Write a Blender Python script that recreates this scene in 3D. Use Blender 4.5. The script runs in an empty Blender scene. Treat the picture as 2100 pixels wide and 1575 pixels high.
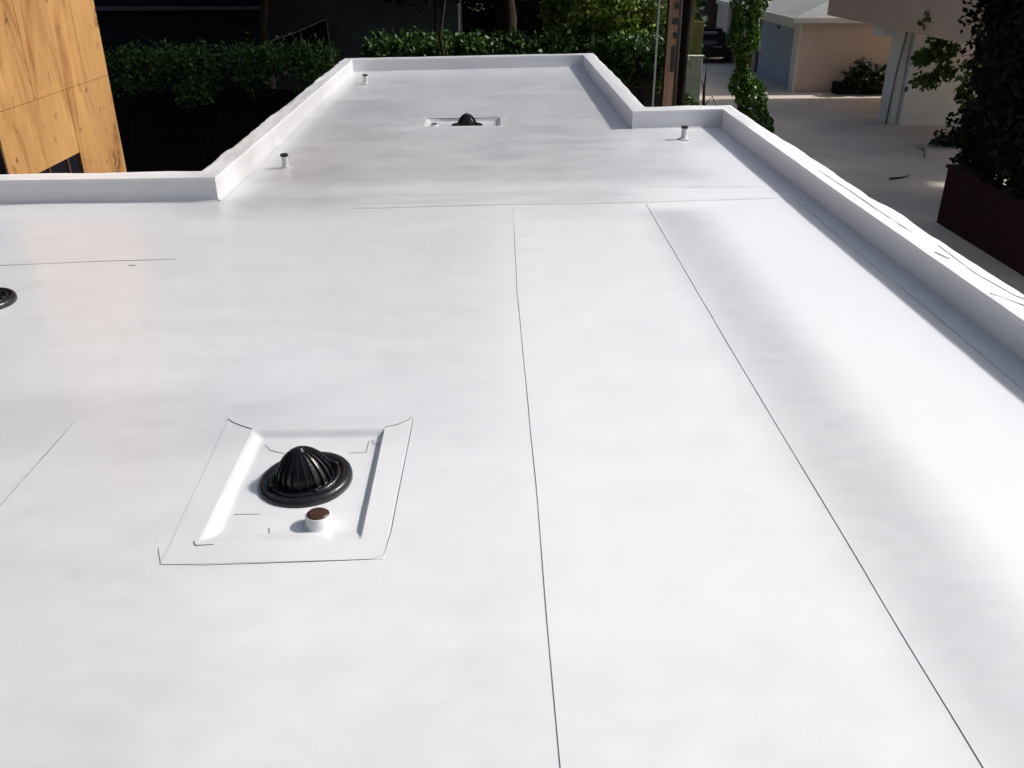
import bpy, bmesh, math, random
import numpy as np
from mathutils import Vector, Matrix, noise
R = math.radians
rng = np.random.default_rng(7); random.seed(7)
sc = bpy.context.scene
col = sc.collection

# ---------------------------------------------------------------- camera, sky, sun, exposure
cd = bpy.data.cameras.new('camera'); cam = bpy.data.objects.new('camera', cd); col.objects.link(cam)
cd.sensor_width = 36; cd.lens = 36*1830/2100; cd.clip_start = .05; cd.clip_end = 500
Rm = Matrix(((0.9996932781, 0.0140801870, -0.0203739537), (-0.0244997861, 0.4419761415, -0.8966921717), (-0.0036207920, 0.8969162941, 0.4421855393)))
M4 = Rm.to_4x4(); M4.translation = (0, 0, 2.1)
# Rm maps camera axes to world axes
cam.matrix_world = M4
sc.camera = cam
SUN_EL, SUN_ROT = R(39), R(82)
w = bpy.data.worlds.new("World"); sc.world = w; w.use_nodes = True
wn = w.node_tree.nodes; wl = w.node_tree.links
sky = wn.new('ShaderNodeTexSky'); sky.sky_type = 'NISHITA'; sky.sun_disc = False
sky.sun_elevation = SUN_EL; sky.sun_rotation = SUN_ROT; sky.air_density = 1.0; sky.dust_density = 4.0; sky.ozone_density = 1.0
wl.new(sky.outputs[0], wn['Background'].inputs[0]); wn['Background'].inputs[1].default_value = .115
sd = bpy.data.lights.new('sun', 'SUN'); sd.energy = 4.1; sd.angle = R(3.5); sd.color = (1, .975, .95)
sun = bpy.data.objects.new('sun', sd); col.objects.link(sun)
S = Vector((math.sin(SUN_ROT)*math.cos(SUN_EL), math.cos(SUN_ROT)*math.cos(SUN_EL), math.sin(SUN_EL)))
sun.rotation_euler = S.to_track_quat('Z', 'Y').to_euler(); sun.location = S*30
sc.view_settings.view_transform = 'Standard'; sc.view_settings.look = 'None'; sc.view_settings.gamma = 1
sc.view_settings.use_curve_mapping = False; sc.view_settings.exposure = 0.12
sc.render.engine = 'CYCLES'

# ---------------------------------------------------------------- helpers
def tag(o, label=None, cat=None, group=None, kind=None):
    for k, v in (('label', label), ('category', cat), ('group', group), ('kind', kind)):
        if v: o[k] = v
    return o
def empty(name, loc=(0, 0, 0), rz=0, **kw):
    o = bpy.data.objects.new(name, None); col.objects.link(o); o.location = loc; o.rotation_euler = (0, 0, rz)
    return tag(o, **kw)
def link(name, me, m, parent=None, smooth=False, **kw):
    if m: me.materials.append(m)
    o = bpy.data.objects.new(name, me); col.objects.link(o)
    if parent: o.parent = parent
    if smooth:
        me.polygons.foreach_set('use_smooth', [True]*len(me.polygons))
    return tag(o, **kw)
def pydata(name, v, f, m, parent=None, smooth=False, **kw):
    me = bpy.data.meshes.new(name); me.from_pydata([tuple(a) for a in v], [], f); me.update()
    return link(name, me, m, parent, smooth, **kw)
class B:
    """collects boxes, tubes and lathes into one mesh"""
    def __init__(s): s.bm = bmesh.new()
    def box(s, x0, x1, y0, y1, z0, z1, bev=0, rz=0, piv=None):
        r = bmesh.ops.create_cube(s.bm, size=1); vs = r['verts']
        for v in vs: v.co = Vector(((x0+x1)/2+v.co.x*(x1-x0), (y0+y1)/2+v.co.y*(y1-y0), (z0+z1)/2+v.co.z*(z1-z0)))
        if rz:
            p = Vector(piv or ((x0+x1)/2, (y0+y1)/2, 0)); bmesh.ops.rotate(s.bm, verts=vs, cent=p, matrix=Matrix.Rotation(rz, 3, 'Z'))
        if bev:
            es = list({e for v in vs for e in v.link_edges})
            bmesh.ops.bevel(s.bm, geom=es, offset=bev, segments=2, affect='EDGES', profile=.6)
        return s
    def tube(s, pts, rad, n=12, cap=True):
        pts = [Vector(p) for p in pts]
        if not hasattr(rad, '__len__'): rad = [rad]*len(pts)
        rings = []
        for i, p in enumerate(pts):
            d = (pts[min(i+1, len(pts)-1)]-pts[max(i-1, 0)]).normalized()
            a = d.cross(Vector((0, 1, 0))) if abs(d.y) < .9 else d.cross(Vector((1, 0, 0)))
            a.normalize(); b = d.cross(a)
            rings.append([s.bm.verts.new(p+(a*math.cos(t)+b*math.sin(t))*rad[i]) for t in [2*math.pi*k/n for k in range(n)]])
        for r0, r1 in zip(rings, rings[1:]):
            for k in range(n): s.bm.faces.new((r0[k], r0[(k+1) % n], r1[(k+1) % n], r1[k])).smooth = True
        if cap: s.bm.faces.new(rings[0][::-1]); s.bm.faces.new(rings[-1])
        return s
    def lathe(s, prof, n=48, c=(0, 0, 0), sx=1, sy=1, close=False):
        c = Vector(c); rings = []
        for r, z in prof:
            rings.append([s.bm.verts.new(c+Vector((r*sx*math.cos(2*math.pi*k/n), r*sy*math.sin(2*math.pi*k/n), z))) for k in range(n)])
        for r0, r1 in zip(rings, rings[1:]):
            for k in range(n): s.bm.faces.new((r0[k], r0[(k+1) % n], r1[(k+1) % n], r1[k])).smooth = True
        if close: s.bm.faces.new(rings[-1])
        return s
    def poly(s, pts, flip=False):
        vs = [s.bm.verts.new(p) for p in pts]; s.bm.faces.new(vs[::-1] if flip else vs); return s
    def out(s, name, m, parent=None, recalc=True, **kw):
        if recalc: bmesh.ops.recalc_face_normals(s.bm, faces=s.bm.faces)
        me = bpy.data.meshes.new(name); s.bm.to_mesh(me); s.bm.free()
        return link(name, me, m, parent, **kw)

def mat(name, c, rough=.6, c2=None, scale=3, detail=5, bump=0, bscale=None, spec=.5, stretch=(1, 1, 1), metal=0, lo=.35, hi=.65):
    m = bpy.data.materials.new(name); m.use_nodes = True; N = m.node_tree.nodes; L = m.node_tree.links
    b = N['Principled BSDF']; b.inputs['Base Color'].default_value = (*c, 1); b.inputs['Roughness'].default_value = rough
    b.inputs['Specular IOR Level'].default_value = spec; b.inputs['Metallic'].default_value = metal
    tc = N.new('ShaderNodeTexCoord'); mp = N.new('ShaderNodeMapping'); mp.inputs['Scale'].default_value = stretch
    L.new(tc.outputs['Object'], mp.inputs[0])
    if c2:
        n = N.new('ShaderNodeTexNoise'); n.inputs['Scale'].default_value = scale; n.inputs['Detail'].default_value = detail
        r = N.new('ShaderNodeValToRGB'); r.color_ramp.elements[0].position = lo; r.color_ramp.elements[1].position = hi
        r.color_ramp.elements[0].color = (*c, 1); r.color_ramp.elements[1].color = (*c2, 1)
        L.new(mp.outputs[0], n.inputs[0]); L.new(n.outputs[0], r.inputs[0]); L.new(r.outputs[0], b.inputs['Base Color'])
    if bump:
        n2 = N.new('ShaderNodeTexNoise'); n2.inputs['Scale'].default_value = bscale or scale*6; n2.inputs['Detail'].default_value = 6
        bp = N.new('ShaderNodeBump'); bp.inputs['Strength'].default_value = bump; bp.inputs['Distance'].default_value = .02
        L.new(mp.outputs[0], n2.inputs[0]); L.new(n2.outputs[0], bp.inputs['Height']); L.new(bp.outputs[0], b.inputs['Normal'])
    return m
def leafmat(name, c1, c2, rough=.5, tr=.25):
    m = bpy.data.materials.new(name); m.use_nodes = True; N = m.node_tree.nodes; L = m.node_tree.links
    b = N['Principled BSDF']; b.inputs['Roughness'].default_value = rough; b.inputs['Specular IOR Level'].default_value = .35 if rough < .65 else .08
    g = N.new('ShaderNodeNewGeometry'); r = N.new('ShaderNodeValToRGB')
    r.color_ramp.elements[0].color = (*c1, 1); r.color_ramp.elements[1].color = (*c2, 1)
    L.new(g.outputs['Random Per Island'], r.inputs[0]); L.new(r.outputs[0], b.inputs['Base Color'])
    t = N.new('ShaderNodeBsdfTranslucent'); L.new(r.outputs[0], t.inputs[0])
    mx = N.new('ShaderNodeMixShader'); mx.inputs[0].default_value = tr
    L.new(b.outputs[0], mx.inputs[1]); L.new(t.outputs[0], mx.inputs[2]); L.new(mx.outputs[0], N['Material Output'].inputs[0])
    return m

TPO = mat('white_membrane', (.768, .775, .792), .27, (.760, .766, .781), .7, 3, .006, 5, spec=.5)
TPO2 = mat('white_membrane_patch', (.79, .795, .81), .33, (.76, .765, .775), 1.4, 5, .012, 9, spec=.5)
COAT = mat('white_cap_membrane', (.86, .86, .865), .45, (.84, .84, .85), 4, 5, .10, 25, spec=.35)
SEAMD = mat('seam_edge_dark', (.05, .05, .055), .7, (.16, .16, .17), 1.3, 3)
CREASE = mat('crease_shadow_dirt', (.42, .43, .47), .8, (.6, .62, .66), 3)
SEAMM = mat('seam_edge_mid', (.09, .09, .095), .7, (.26, .26, .27), 1.3, 3)
SEAML = mat('seam_edge_grey', (.10, .10, .105), .7, (.45, .45, .46), 1.6, 3)
BLACK = mat('black_plastic', (.010, .010, .013), .28, (.018, .018, .022), 30, 3, .1, 80, spec=.5)
RUBBER = mat('black_rubber', (.012, .012, .012), .6)
PVC = mat('painted_pipe', (.70, .70, .70), .5, (.55, .56, .56), 40, 4, .1, 120)
RUST = mat('brown_cap', (.045, .018, .010), .35, (.085, .035, .018), 30, 4, .2, 60)
CONC = mat('driveway_concrete', (.71, .625, .52), .85, (.56, .49, .41), .5, 8, .25, 20, spec=.2)
SOIL = mat('yard_soil', (.03, .026, .018), .95, (.045, .05, .02), 2, 8, .6, 12, spec=.1)
BARK = mat('bark', (.05, .038, .028), .9, (.025, .02, .015), 8, 6, .9, 12, spec=.1, stretch=(1, 1, .25))
POLEW = mat('pole_wood', (.30, .19, .12), .8, (.20, .12, .075), 12, 6, .5, 30, spec=.15, stretch=(1, 1, .08))
POLED = mat('pole_dark_wood', (.030, .024, .020), .85, (.015, .012, .010), 12, 6, .5, 30, spec=.15, stretch=(1, 1, .08))
CONDUIT = mat('grey_conduit', (.42, .43, .45), .45, (.36, .37, .38), 6, 3)
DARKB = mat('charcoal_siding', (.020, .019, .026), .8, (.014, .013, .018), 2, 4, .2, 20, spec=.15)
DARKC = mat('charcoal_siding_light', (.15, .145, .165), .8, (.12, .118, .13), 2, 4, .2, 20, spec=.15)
FRAMEM = mat('pale_frame', (.55, .54, .45), .5)
GLASSD = mat('dark_glass', (.006, .006, .008), .12)
STUCCO = mat('pink_stucco', (.70, .57, .49), .9, (.62, .51, .44), 1.0, 7, .3, 60, spec=.15)
STUCCO2 = mat('brown_pink_stucco', (.68, .51, .42), .9, (.61, .46, .38), .8, 7, .3, 60, spec=.15)
WHITEW = mat('white_wall_paint', (.80, .79, .76), .8, (.70, .70, .68), 1.2, 7, .2, 50, spec=.2)
TRIM = mat('trim_paint', (.78, .75, .70), .6, (.68, .66, .61), 3, 5)
DOORB = mat('blue_grey_door', (.33, .39, .48), .55, (.30, .355, .43), 1.2, 4)
SHING = mat('grey_shingle', (.30, .31, .295), .9, (.22, .23, .22), 6, 7, .5, 40, spec=.15)
GWALL = mat('greenish_concrete', (.52, .55, .47), .9, (.36, .41, .28), 2.5, 7, .4, 30, spec=.15)
MOSSW = mat('mossy_wood', (.26, .27, .09), .9, (.13, .12, .05), 5, 7, .5, 30, spec=.1, stretch=(1, 1, .2))
REDW = mat('dark_red_paint', (.016, .003, .004), .85, (.009, .0025, .003), 2, 5, .3, 30, spec=.15)
CARP = mat('black_car_paint', (.006, .006, .008), .2, spec=.5)
TYRE = mat('tyre', (.012, .012, .012), .8)
CHROME = mat('bright_metal', (.8, .8, .8), .25, metal=1)
LAMPR = mat('tail_lamp', (.12, .008, .008), .2)
PLATE = mat('number_plate', (.5, .5, .5), .5)
FENCE = mat('black_fence_boards', (.016, .014, .013), .9, (.010, .009, .008), 3, 5, .4, 20, spec=.1)
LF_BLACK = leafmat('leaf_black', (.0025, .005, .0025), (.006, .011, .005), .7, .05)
LF_DARK = leafmat('leaf_dark', (.010, .022, .006), (.030, .055, .014), .55, .12)
LF_MID = leafmat('leaf_mid', (.03, .07, .012), (.075, .13, .02), .5, .25)
LF_LITE = leafmat('leaf_light', (.09, .17, .02), (.24, .30, .055), .5, .3)
LF_IVY = leafmat('leaf_ivy', (.03, .075, .012), (.10, .19, .03), .35, .2)
BARKD = mat('dark_bark', (.014, .011, .009), .95, (.008, .007, .006), 8, 6, .9, 12, spec=.05, stretch=(1, 1, .25))
TWIG = mat('twig', (.02, .018, .014), .9)

def plymat():
    m = bpy.data.materials.new('plywood'); m.use_nodes = True; N = m.node_tree.nodes; L = m.node_tree.links
    b = N['Principled BSDF']; b.inputs['Roughness'].default_value = .75; b.inputs['Specular IOR Level'].default_value = .2
    tc = N.new('ShaderNodeTexCoord')
    def nz(sc_, st, det=6, dist=0):
        mp = N.new('ShaderNodeMapping'); mp.inputs['Scale'].default_value = st; L.new(tc.outputs['Object'], mp.inputs[0])
        n = N.new('ShaderNodeTexNoise'); n.inputs['Scale'].default_value = sc_; n.inputs['Detail'].default_value = det
        n.inputs['Distortion'].default_value = dist; L.new(mp.outputs[0], n.inputs[0]); return n.outputs[0]
    def ramp(s, stops):
        r = N.new('ShaderNodeValToRGB'); e = r.color_ramp.elements
        for i, (p, c) in enumerate(stops):
            x = e[i] if i < 2 else e.new(p)
            x.position = p; x.color = (*c, 1) if len(c) == 3 else c
        L.new(s, r.inputs[0]); return r.outputs[0]
    def mul(a, c, f=1):
        x = N.new('ShaderNodeMix'); x.data_type = 'RGBA'; x.blend_type = 'MULTIPLY'; x.inputs[0].default_value = f
        L.new(a, x.inputs[6]); L.new(c, x.inputs[7]); return x.outputs[2]
    base = ramp(nz(1.3, (1, 1, .35), 5, .6), [(.3, (.30, .160, .060)), (.7, (.43, .250, .096))])
    grain = ramp(nz(22, (1, 1, .06), 7, .4), [(.35, (.90, .86, .80)), (.6, (1, 1, 1))])
    stain = ramp(nz(3.2, (1, 1, .22), 8, 1.2), [(.50, (1, 1, 1)), (.72, (.60, .46, .36))])
    pale = ramp(nz(2.1, (1, 1, .5), 5, .8), [(.60, (1, 1, 1)), (.8, (1.0, 1.0, 1.0))])
    c = mul(mul(base, grain), stain)
    crack = ramp(nz(1.1, (1, 1.3, .55), 7, 1.5), [(.488, (1, 1, 1)), (.4995, (.20, .11, .06)), (.512, (1, 1, 1))])
    where = ramp(nz(2.4, (1, 1, .8), 3, 0), [(.53, (0, 0, 0)), (.60, (1, 1, 1))])
    x_ = N.new('ShaderNodeMix'); x_.data_type = 'RGBA'; x_.blend_type = 'MULTIPLY'
    L.new(where, x_.inputs[0]); L.new(c, x_.inputs[6]); L.new(crack, x_.inputs[7]); c = x_.outputs[2]
    c = mul(c, ramp(nz(9, (1, 1, .5), 8, .6), [(.62, (1, 1, 1)), (.74, (.40, .27, .17))]), .8)
    v = N.new('ShaderNodeTexVoronoi'); v.inputs['Scale'].default_value = 3.1; v.feature = 'F1'
    mp = N.new('ShaderNodeMapping'); mp.inputs['Scale'].default_value = (1, 1, .6); L.new(tc.outputs['Object'], mp.inputs[0]); L.new(mp.outputs[0], v.inputs[0])
    kn = ramp(v.outputs['Distance'], [(.035, (.16, .08, .04)), (.075, (1, 1, 1))])
    c = mul(c, kn, .8)
    L.new(c, b.inputs['Base Color'])
    bp = N.new('ShaderNodeBump'); bp.inputs['Strength'].default_value = .25; bp.inputs['Distance'].default_value = .01
    L.new(nz(22, (1, 1, .06), 7, .4), bp.inputs['Height']); L.new(bp.outputs[0], b.inputs['Normal'])
    return m
PLY = plymat()

# ---------------------------------------------------------------- leaf clouds (numpy)
def leafmesh(name, P, size, m, parent=None, jit=.35, up=0.0, face=None, **kw):
    """P: n x 3 leaf centres; every leaf a small folded rhombus of two triangles each side of its rib"""
    n = len(P); s = size*(1+jit*(rng.random(n)*2-1))
    d = rng.normal(size=(n, 3)); d[:, 2] -= up
    if face is not None: q_ = np.array(face)+rng.normal(size=(n, 3))*.12; q_ /= np.linalg.norm(q_, axis=1)[:, None]; d -= q_*(d*q_).sum(1)[:, None]
    d /= np.linalg.norm(d, axis=1)[:, None]
    e = rng.normal(size=(n, 3)); e[:, 2] *= .6
    if face is not None: e = np.cross(q_, d)
    e -= d*(e*d).sum(1)[:, None]; e /= np.linalg.norm(e, axis=1)[:, None]
    nn = np.cross(d, e)
    s = s[:, None]
    V = np.stack([P-d*s*.5, P+e*s*.34+nn*s*.08, P+d*s*.6, P-e*s*.34+nn*s*.08], 1).reshape(-1, 3)
    me = bpy.data.meshes.new(name); me.vertices.add(4*n); me.vertices.foreach_set('co', V.ravel().astype('f'))
    idx = np.arange(n)[:, None]*4+np.array([[0, 1, 2, 0, 2, 3]]); me.loops.add(6*n); me.polygons.add(2*n)
    me.loops.foreach_set('vertex_index', idx.ravel().astype('i')); me.polygons.foreach_set('loop_start', (np.arange(2*n)*3).astype('i'))
    me.polygons.foreach_set('loop_total', np.full(2*n, 3, 'i')); me.update(); me.validate()
    return link(name, me, m, parent, **kw)
def clumps(c, r, nc, per, cr, shell=.55):
    """leaf centres gathered in nc clumps inside an ellipsoid"""
    u = rng.normal(size=(nc, 3)); u /= np.linalg.norm(u, axis=1)[:, None]
    rad = shell+(1-shell)*rng.random(nc)**.7
    cc = np.array(c)+u*rad[:, None]*np.array(r)
    k = rng.normal(size=(nc, per, 3)); k /= np.linalg.norm(k, axis=2)[..., None]; k *= (rng.random((nc, per, 1))**.45)
    k *= cr*(.6+.8*rng.random((nc, 1, 1))); k[..., 2] *= .65
    return (cc[:, None, :]+k).reshape(-1, 3)
def boxclumps(x0, x1, y0, y1, z0, z1, nc, per, cr, top=.5):
    cc = np.stack([x0+(x1-x0)*rng.random(nc), y0+(y1-y0)*rng.random(nc), z0+(z1-z0)*rng.random(nc)], 1)
    t = rng.random(nc) < top; cc[t, 2] = z1-.15*rng.random(t.sum())
    cc[~t, 1] = y0+.2*rng.random((~t).sum())
    k = rng.normal(size=(nc, per, 3)); k /= np.linalg.norm(k, axis=2)[..., None]; k *= (rng.random((nc, per, 1))**.45)*cr*(.5+rng.random((nc, 1, 1)))
    return (cc[:, None, :]+k).reshape(-1, 3)
def trunk_bm(base, top, r0, r1, limbs=5, spread=2., wob=.15, n=10):
    b = B(); base = Vector(base); top = Vector(top); pts = []
    for i in range(9):
        t = i/8; p = base.lerp(top, t)+Vector((random.uniform(-wob, wob), random.uniform(-wob, wob), 0))*min(t*3, 1)
        pts.append(p)
    b.tube(pts, [r0+(r1-r0)*(i/8)**.8+(.35*r0 if i == 0 else 0) for i in range(9)], n)
    for k in range(limbs):
        i = random.randint(4, 8); a = random.uniform(0, 6.28); q = pts[i]; rr = (r0+(r1-r0)*i/8)*.55
        e = q+Vector((math.cos(a)*spread, math.sin(a)*spread, spread*random.uniform(.4, 1)))
        m_ = q.lerp(e, .5)+Vector((0, 0, -.15*spread))
        b.tube([q, m_, e], [rr, rr*.6, rr*.2], 7)
    return b
def tree(name, base, h, crown_c, crown_r, nc, per, cr, size, m, label, tr=.16, group=None, pts=None, limbs=6):
    t = empty(name, base, label=label, cat='tree', group=group); bx = Vector(base)
    P = clumps(crown_c, crown_r, nc, per, cr) if pts is None else pts
    leafmesh('crown', P-np.array(base), size, m, t)
    b = trunk_bm((0, 0, 0), Vector(crown_c)-bx, tr, tr*.4, limbs, max(crown_r[0], crown_r[1])*.55)
    b.out('trunk', BARK, t)
    return t

G = -3.0   # ground level; the roof deck is z = 0
# ---------------------------------------------------------------- the ground
pydata('ground', [(-90, -60, G), (90, -60, G), (90, 140, G), (-90, 140, G)], [(0, 1, 2, 3)], SOIL, kind='structure')
dv = [(3.6, -30), (40, -30), (40, 34.9), (15.5, 34.9), (11.65, 34.9), (11.65, 70), (7.6, 70), (6.6, 30), (5.0, 24), (3.6, 20)]
pydata('driveway', [(x, y, G+.03) for x, y in dv], [tuple(range(len(dv)))], CONC, kind='structure')

# ---------------------------------------------------------------- the white roof
roof = empty('flat_roof_building', (0, 0, 0), label='low building under the white membrane roof that fills the foreground', cat='building')
def deck_z(x, y):
    v = Vector((x, y, 0))
    a = .0022+.004*math.exp(-((y-8.1)/.5)**2)
    z = a*noise.noise(v*1.3)+.0012*noise.noise(v*5.1)
    z += .009*math.exp(-((y-8.10)/.30)**2)*noise.noise(Vector((x*1.1, y*7, 3)))
    for (wx, wy, l) in ((.26, 7.62, .1), (.27, 7.27, .11), (.28, 6.9, .10), (.29, 6.52, .08), (.28, 6.05, .05)):
        dx = x-wx; dy = y-wy-.35*dx
        if abs(dx) < .3 and abs(dy) < .12: z += .006*math.exp(-(dx/l)**2)*math.exp(-(dy/.018)**2)
    for cx, cy, rr in ((-.85, 3.33, .85), (-.37, 12.07, .8), (-3.36, 5.57, .8)):
        d = math.hypot(x-cx, y-cy)
        if d < rr+.3: z *= max(0, min(1, (d-rr)/.3))
    return z
HOLES = [(-1.17, -.53, 2.88, 3.79), (-.86, .12, 11.79, 12.35)]
def axis(a, b, st, extra):
    n = max(1, round((b-a)/st)); v = list(np.linspace(a, b, n+1))
    for e in extra:
        if a+1e-4 < e < b-1e-4: v = [q for q in v if abs(q-e) > st*.45 or q in (v[0], v[-1])]+[e]
    return sorted(v)
def sheet(x0, x1, y0, y1, inside=None, st=.05):
    """one membrane sheet, with the sump openings left out"""
    V = []; F = []; ids = {}
    def vid(x, y):
        k = (round(x, 4), round(y, 4))
        if k not in ids: ids[k] = len(V); V.append((x, y, deck_z(x, y)))
        return ids[k]
    hx = [e for h in HOLES for e in h[:2]]; hy = [e for h in HOLES for e in h[2:]]
    xs = axis(x0, x1, st, hx); ys = axis(y0, y1, st, hy)
    for i in range(len(xs)-1):
        for j in range(len(ys)-1):
            cx = (xs[i]+xs[i+1])/2; cy = (ys[j]+ys[j+1])/2
            if any(a < cx < b and c < cy < d for a, b, c, d in HOLES) or (inside and not inside(cx, cy)): continue
            F.append((vid(xs[i], ys[j]), vid(xs[i+1], ys[j]), vid(xs[i+1], ys[j+1]), vid(xs[i], ys[j+1])))
    return pydata('membrane_sheet', V, F, TPO, roof, True)
CY = 7.95
sheet(-9, -2.5, -4, 8.2)
sheet(-2.5, .17, -4, CY)
sheet(.17, 1.37, -4, CY)
sheet(1.37, 2.97, -4, CY)
sheet(-2.53, 2.97, CY, 17.95, lambda x, y: x < 1.82 or y < 11.65)
def bead(pts, wd, m, h=.0025, name='seam', lift=.0, parent=roof, zf=True):
    V = []; F = []; ph = random.random()*9
    pp = []
    for a, b in zip(pts, pts[1:]):
        L_ = math.dist(a, b); n = max(2, int(L_/.06)); pp += [(a[0]+(b[0]-a[0])*i/n, a[1]+(b[1]-a[1])*i/n) for i in range(n)]
    pp.append(pts[-1])
    for i, (x, y) in enumerate(pp):
        a = pp[max(0, i-1)]; b = pp[min(len(pp)-1, i+1)]; dx, dy = b[0]-a[0], b[1]-a[1]; l = math.hypot(dx, dy) or 1
        nx, ny = -dy/l, dx/l; q = .5*wd*(.75+.5*noise.noise(Vector((x*3, y*3, ph))))
        if i < 4 or i > len(pp)-5: q *= .35+.16*min(i, len(pp)-1-i)
        wv = .004*noise.noise(Vector((x*1.7, y*1.7, ph+5))); x += nx*wv; y += ny*wv
        z = (deck_z(x, y) if zf else 0)+lift
        V += [(x+nx*q, y+ny*q, z), (x, y, z+h), (x-nx*q, y-ny*q, z)]
    for i in range(len(pp)-1):
        F += [(3*i, 3*i+1, 3*i+4, 3*i+3), (3*i+1, 3*i+2, 3*i+5, 3*i+4)]
    return pydata(name, V, F, m, parent, True)
bead([(.165, -3.9), (.175, 3), (.168, 5.8), (.185, 7.2)], .0042, SEAMM, lift=0)
bead([(.185, 7.2), (.19, 7.88)], .006, mat('seam_faint', (.6, .6, .61), .6), .002, lift=0)
bead([(1.365, -3.9), (1.37, 3), (1.372, 5), (1.39, 7.88)], .0062, SEAMD, lift=0)
bead([(-1.25, CY-.13), (.1, CY-.06), (1.4, CY-.03), (2.6, CY+.06)], .012, mat('seam_pale', (.5, .5, .51), .6, (.7, .7, .7), 1.5), .004, lift=.005)
bead([(1.5, 8.47), (2.6, 8.45)], .012, mat('seam_paler', (.62, .62, .63), .6), .004, lift=.007)
bead([(-4.6, 6.27), (-3.6, 6.34), (-2.9, 6.41), (-2.35, 6.44)], .011, SEAML, .003, lift=.001)
bead([(-2.66, 6.31), (-2.61, 6.31)], .02, SEAMD, .004, lift=.001, name='scuff_mark')
bead([(-2.6, 2.2), (-2.32, 2.72), (-2.07, 3.17), (-2.06, 3.9)], .0045, SEAML, .003, lift=.001)

# perimeter walls
PI_ = [(-9, 8.0), (-2.5, 8.14), (-2.5, 17.3), (1.78, 17.86), (1.79, 11.5), (2.95, 11.62), (2.93, 7.5), (2.95, 4), (2.95, -4)]
PO_ = [(-9, 8.2), (-2.70, 8.40), (-2.68, 17.55), (2.0, 18.15), (2.0, 11.83), (3.13, 11.93), (3.14, 7.5), (3.17, 4), (3.18, -4)]
PH = .205
for i in range(len(PI_)-1):
    a, b, c, d = [Vector((*q, 0)) for q in (PI_[i], PI_[i+1], PO_[i], PO_[i+1])]
    L_ = (b-a).length; n = max(6, int(L_/.07)); V = []; F = []
    inn = (a-c).normalized()
    e = (b-a).normalized(); inn = Vector((e.y, -e.x, 0))
    if inn.dot(a-c) < 0: inn = -inn
    # parapet: cove, face, outer face
    for k in range(n+1):
        t = k/n; p = a.lerp(b, t); q = c.lerp(d, t)
        wv = .004*noise.noise(p*1.1)+.002*noise.noise(p*4)
        p2 = p+inn*wv
        prof = [p2+inn*.03+Vector((0, 0, .001)), p2+inn*.010+Vector((0, 0, .006)), p2+Vector((0, 0, .022)), p2+inn*.002*noise.noise(p*3)+Vector((0, 0, .12)), p+Vector((0, 0, PH-.004)), q+Vector((0, 0, PH-.004)), q+Vector((0, 0, G))]
        V += prof
    m_ = len(prof)
    for k in range(n):
        for j in range(m_-1): F.append((k*m_+j, (k+1)*m_+j, (k+1)*m_+j+1, k*m_+j+1))
    pw = pydata('parapet', V, F, TPO2, roof, True); pw.data.set_sharp_from_angle(angle=R(40))
    # cap, wrinkled membrane folded over the top
    V = []; F = []
    amp = [1.2, 2.0, .6, 1.0, 1.2, 1.3, 1.3, 1.3][i]
    nc = 9
    for k in range(n+1):
        t = k/n; p = a.lerp(b, t); q = c.lerp(d, t); w1 = .011*amp*noise.noise(Vector((p.x*1.4, p.y*1.4, i)))+.006*amp*noise.noise(Vector((p.x*6, p.y*6, 2)))
        o_ = (q-p).normalized()
        end = min(k, n-k)
        w1 *= min(1, end/3)
        q2 = q+o_*(w1*1.5)
        pts = [p-o_*.002+Vector((0, 0, PH-.022)), p-o_*.003+Vector((0, 0, PH+.010))]
        for j in range(nc):
            s = (j+.35)/(nc-.2)
            wr = .0035*amp*noise.noise(Vector((p.x*7+s*1.2, p.y*7, s*2.3)))+.003*amp*noise.noise(Vector((p.x*2+s, p.y*2, s)))
            cr = .002*math.sin(math.pi*s)
            pts.append(p.lerp(q2, s)+Vector((0, 0, PH+.011+cr+wr*min(1, end/2)*math.sin(math.pi*min(1, s+.15)))))
        lw = .016*amp*noise.noise(Vector((p.x*1.9, p.y*1.9, 7)))*min(1, end/4); pts[-1] = pts[-1]+Vector((0, 0, lw*.6)); pts[-2] = pts[-2]+Vector((0, 0, lw*.25))
        pts += [q2+o_*.012+Vector((0, 0, PH-.002+lw)), q2+o_*.010+Vector((0, 0, PH-.05+w1))]
        V += pts
    m_ = len(pts)
    for k in range(n):
        for j in range(m_-1): F.append((k*m_+j, (k+1)*m_+j, (k+1)*m_+j+1, k*m_+j+1))
    cp_ = pydata('cap', V, F, COAT, pw, True); cp_.data.set_sharp_from_angle(angle=R(38))
# flashing strip lapped from the right wall onto the deck, with its ridge
def flash(x0, y0, x1, y1, side, wd=.2):
    V = []; F = []; n = int(math.dist((x0, y0), (x1, y1))/.06); d = Vector((x1-x0, y1-y0, 0)).normalized(); s = Vector((d.y, -d.x, 0))*side
    for k in range(n+1):
        p = Vector((x0, y0, 0)).lerp(Vector((x1, y1, 0)), k/n); ww = wd+.012*noise.noise(p*.9)+.006*noise.noise(p*3.1)
        for j, (o_, h) in enumerate(((0, .012), (.3, .008), (.62, .006), (.93, .0065), (1, .006), (1.03, .001))):
            q = p+s*ww*o_; V.append((q.x, q.y, deck_z(q.x, q.y)+h+.0025*noise.noise(q*3)))
    for k in range(n):
        for j in range(5): F.append((k*6+j, k*6+j+1, (k+1)*6+j+1, (k+1)*6+j))
    pydata('flashing_strip', V, F, TPO2, roof, True)
flash(2.94, 7.9, 2.94, -4, 1, .17)
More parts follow.
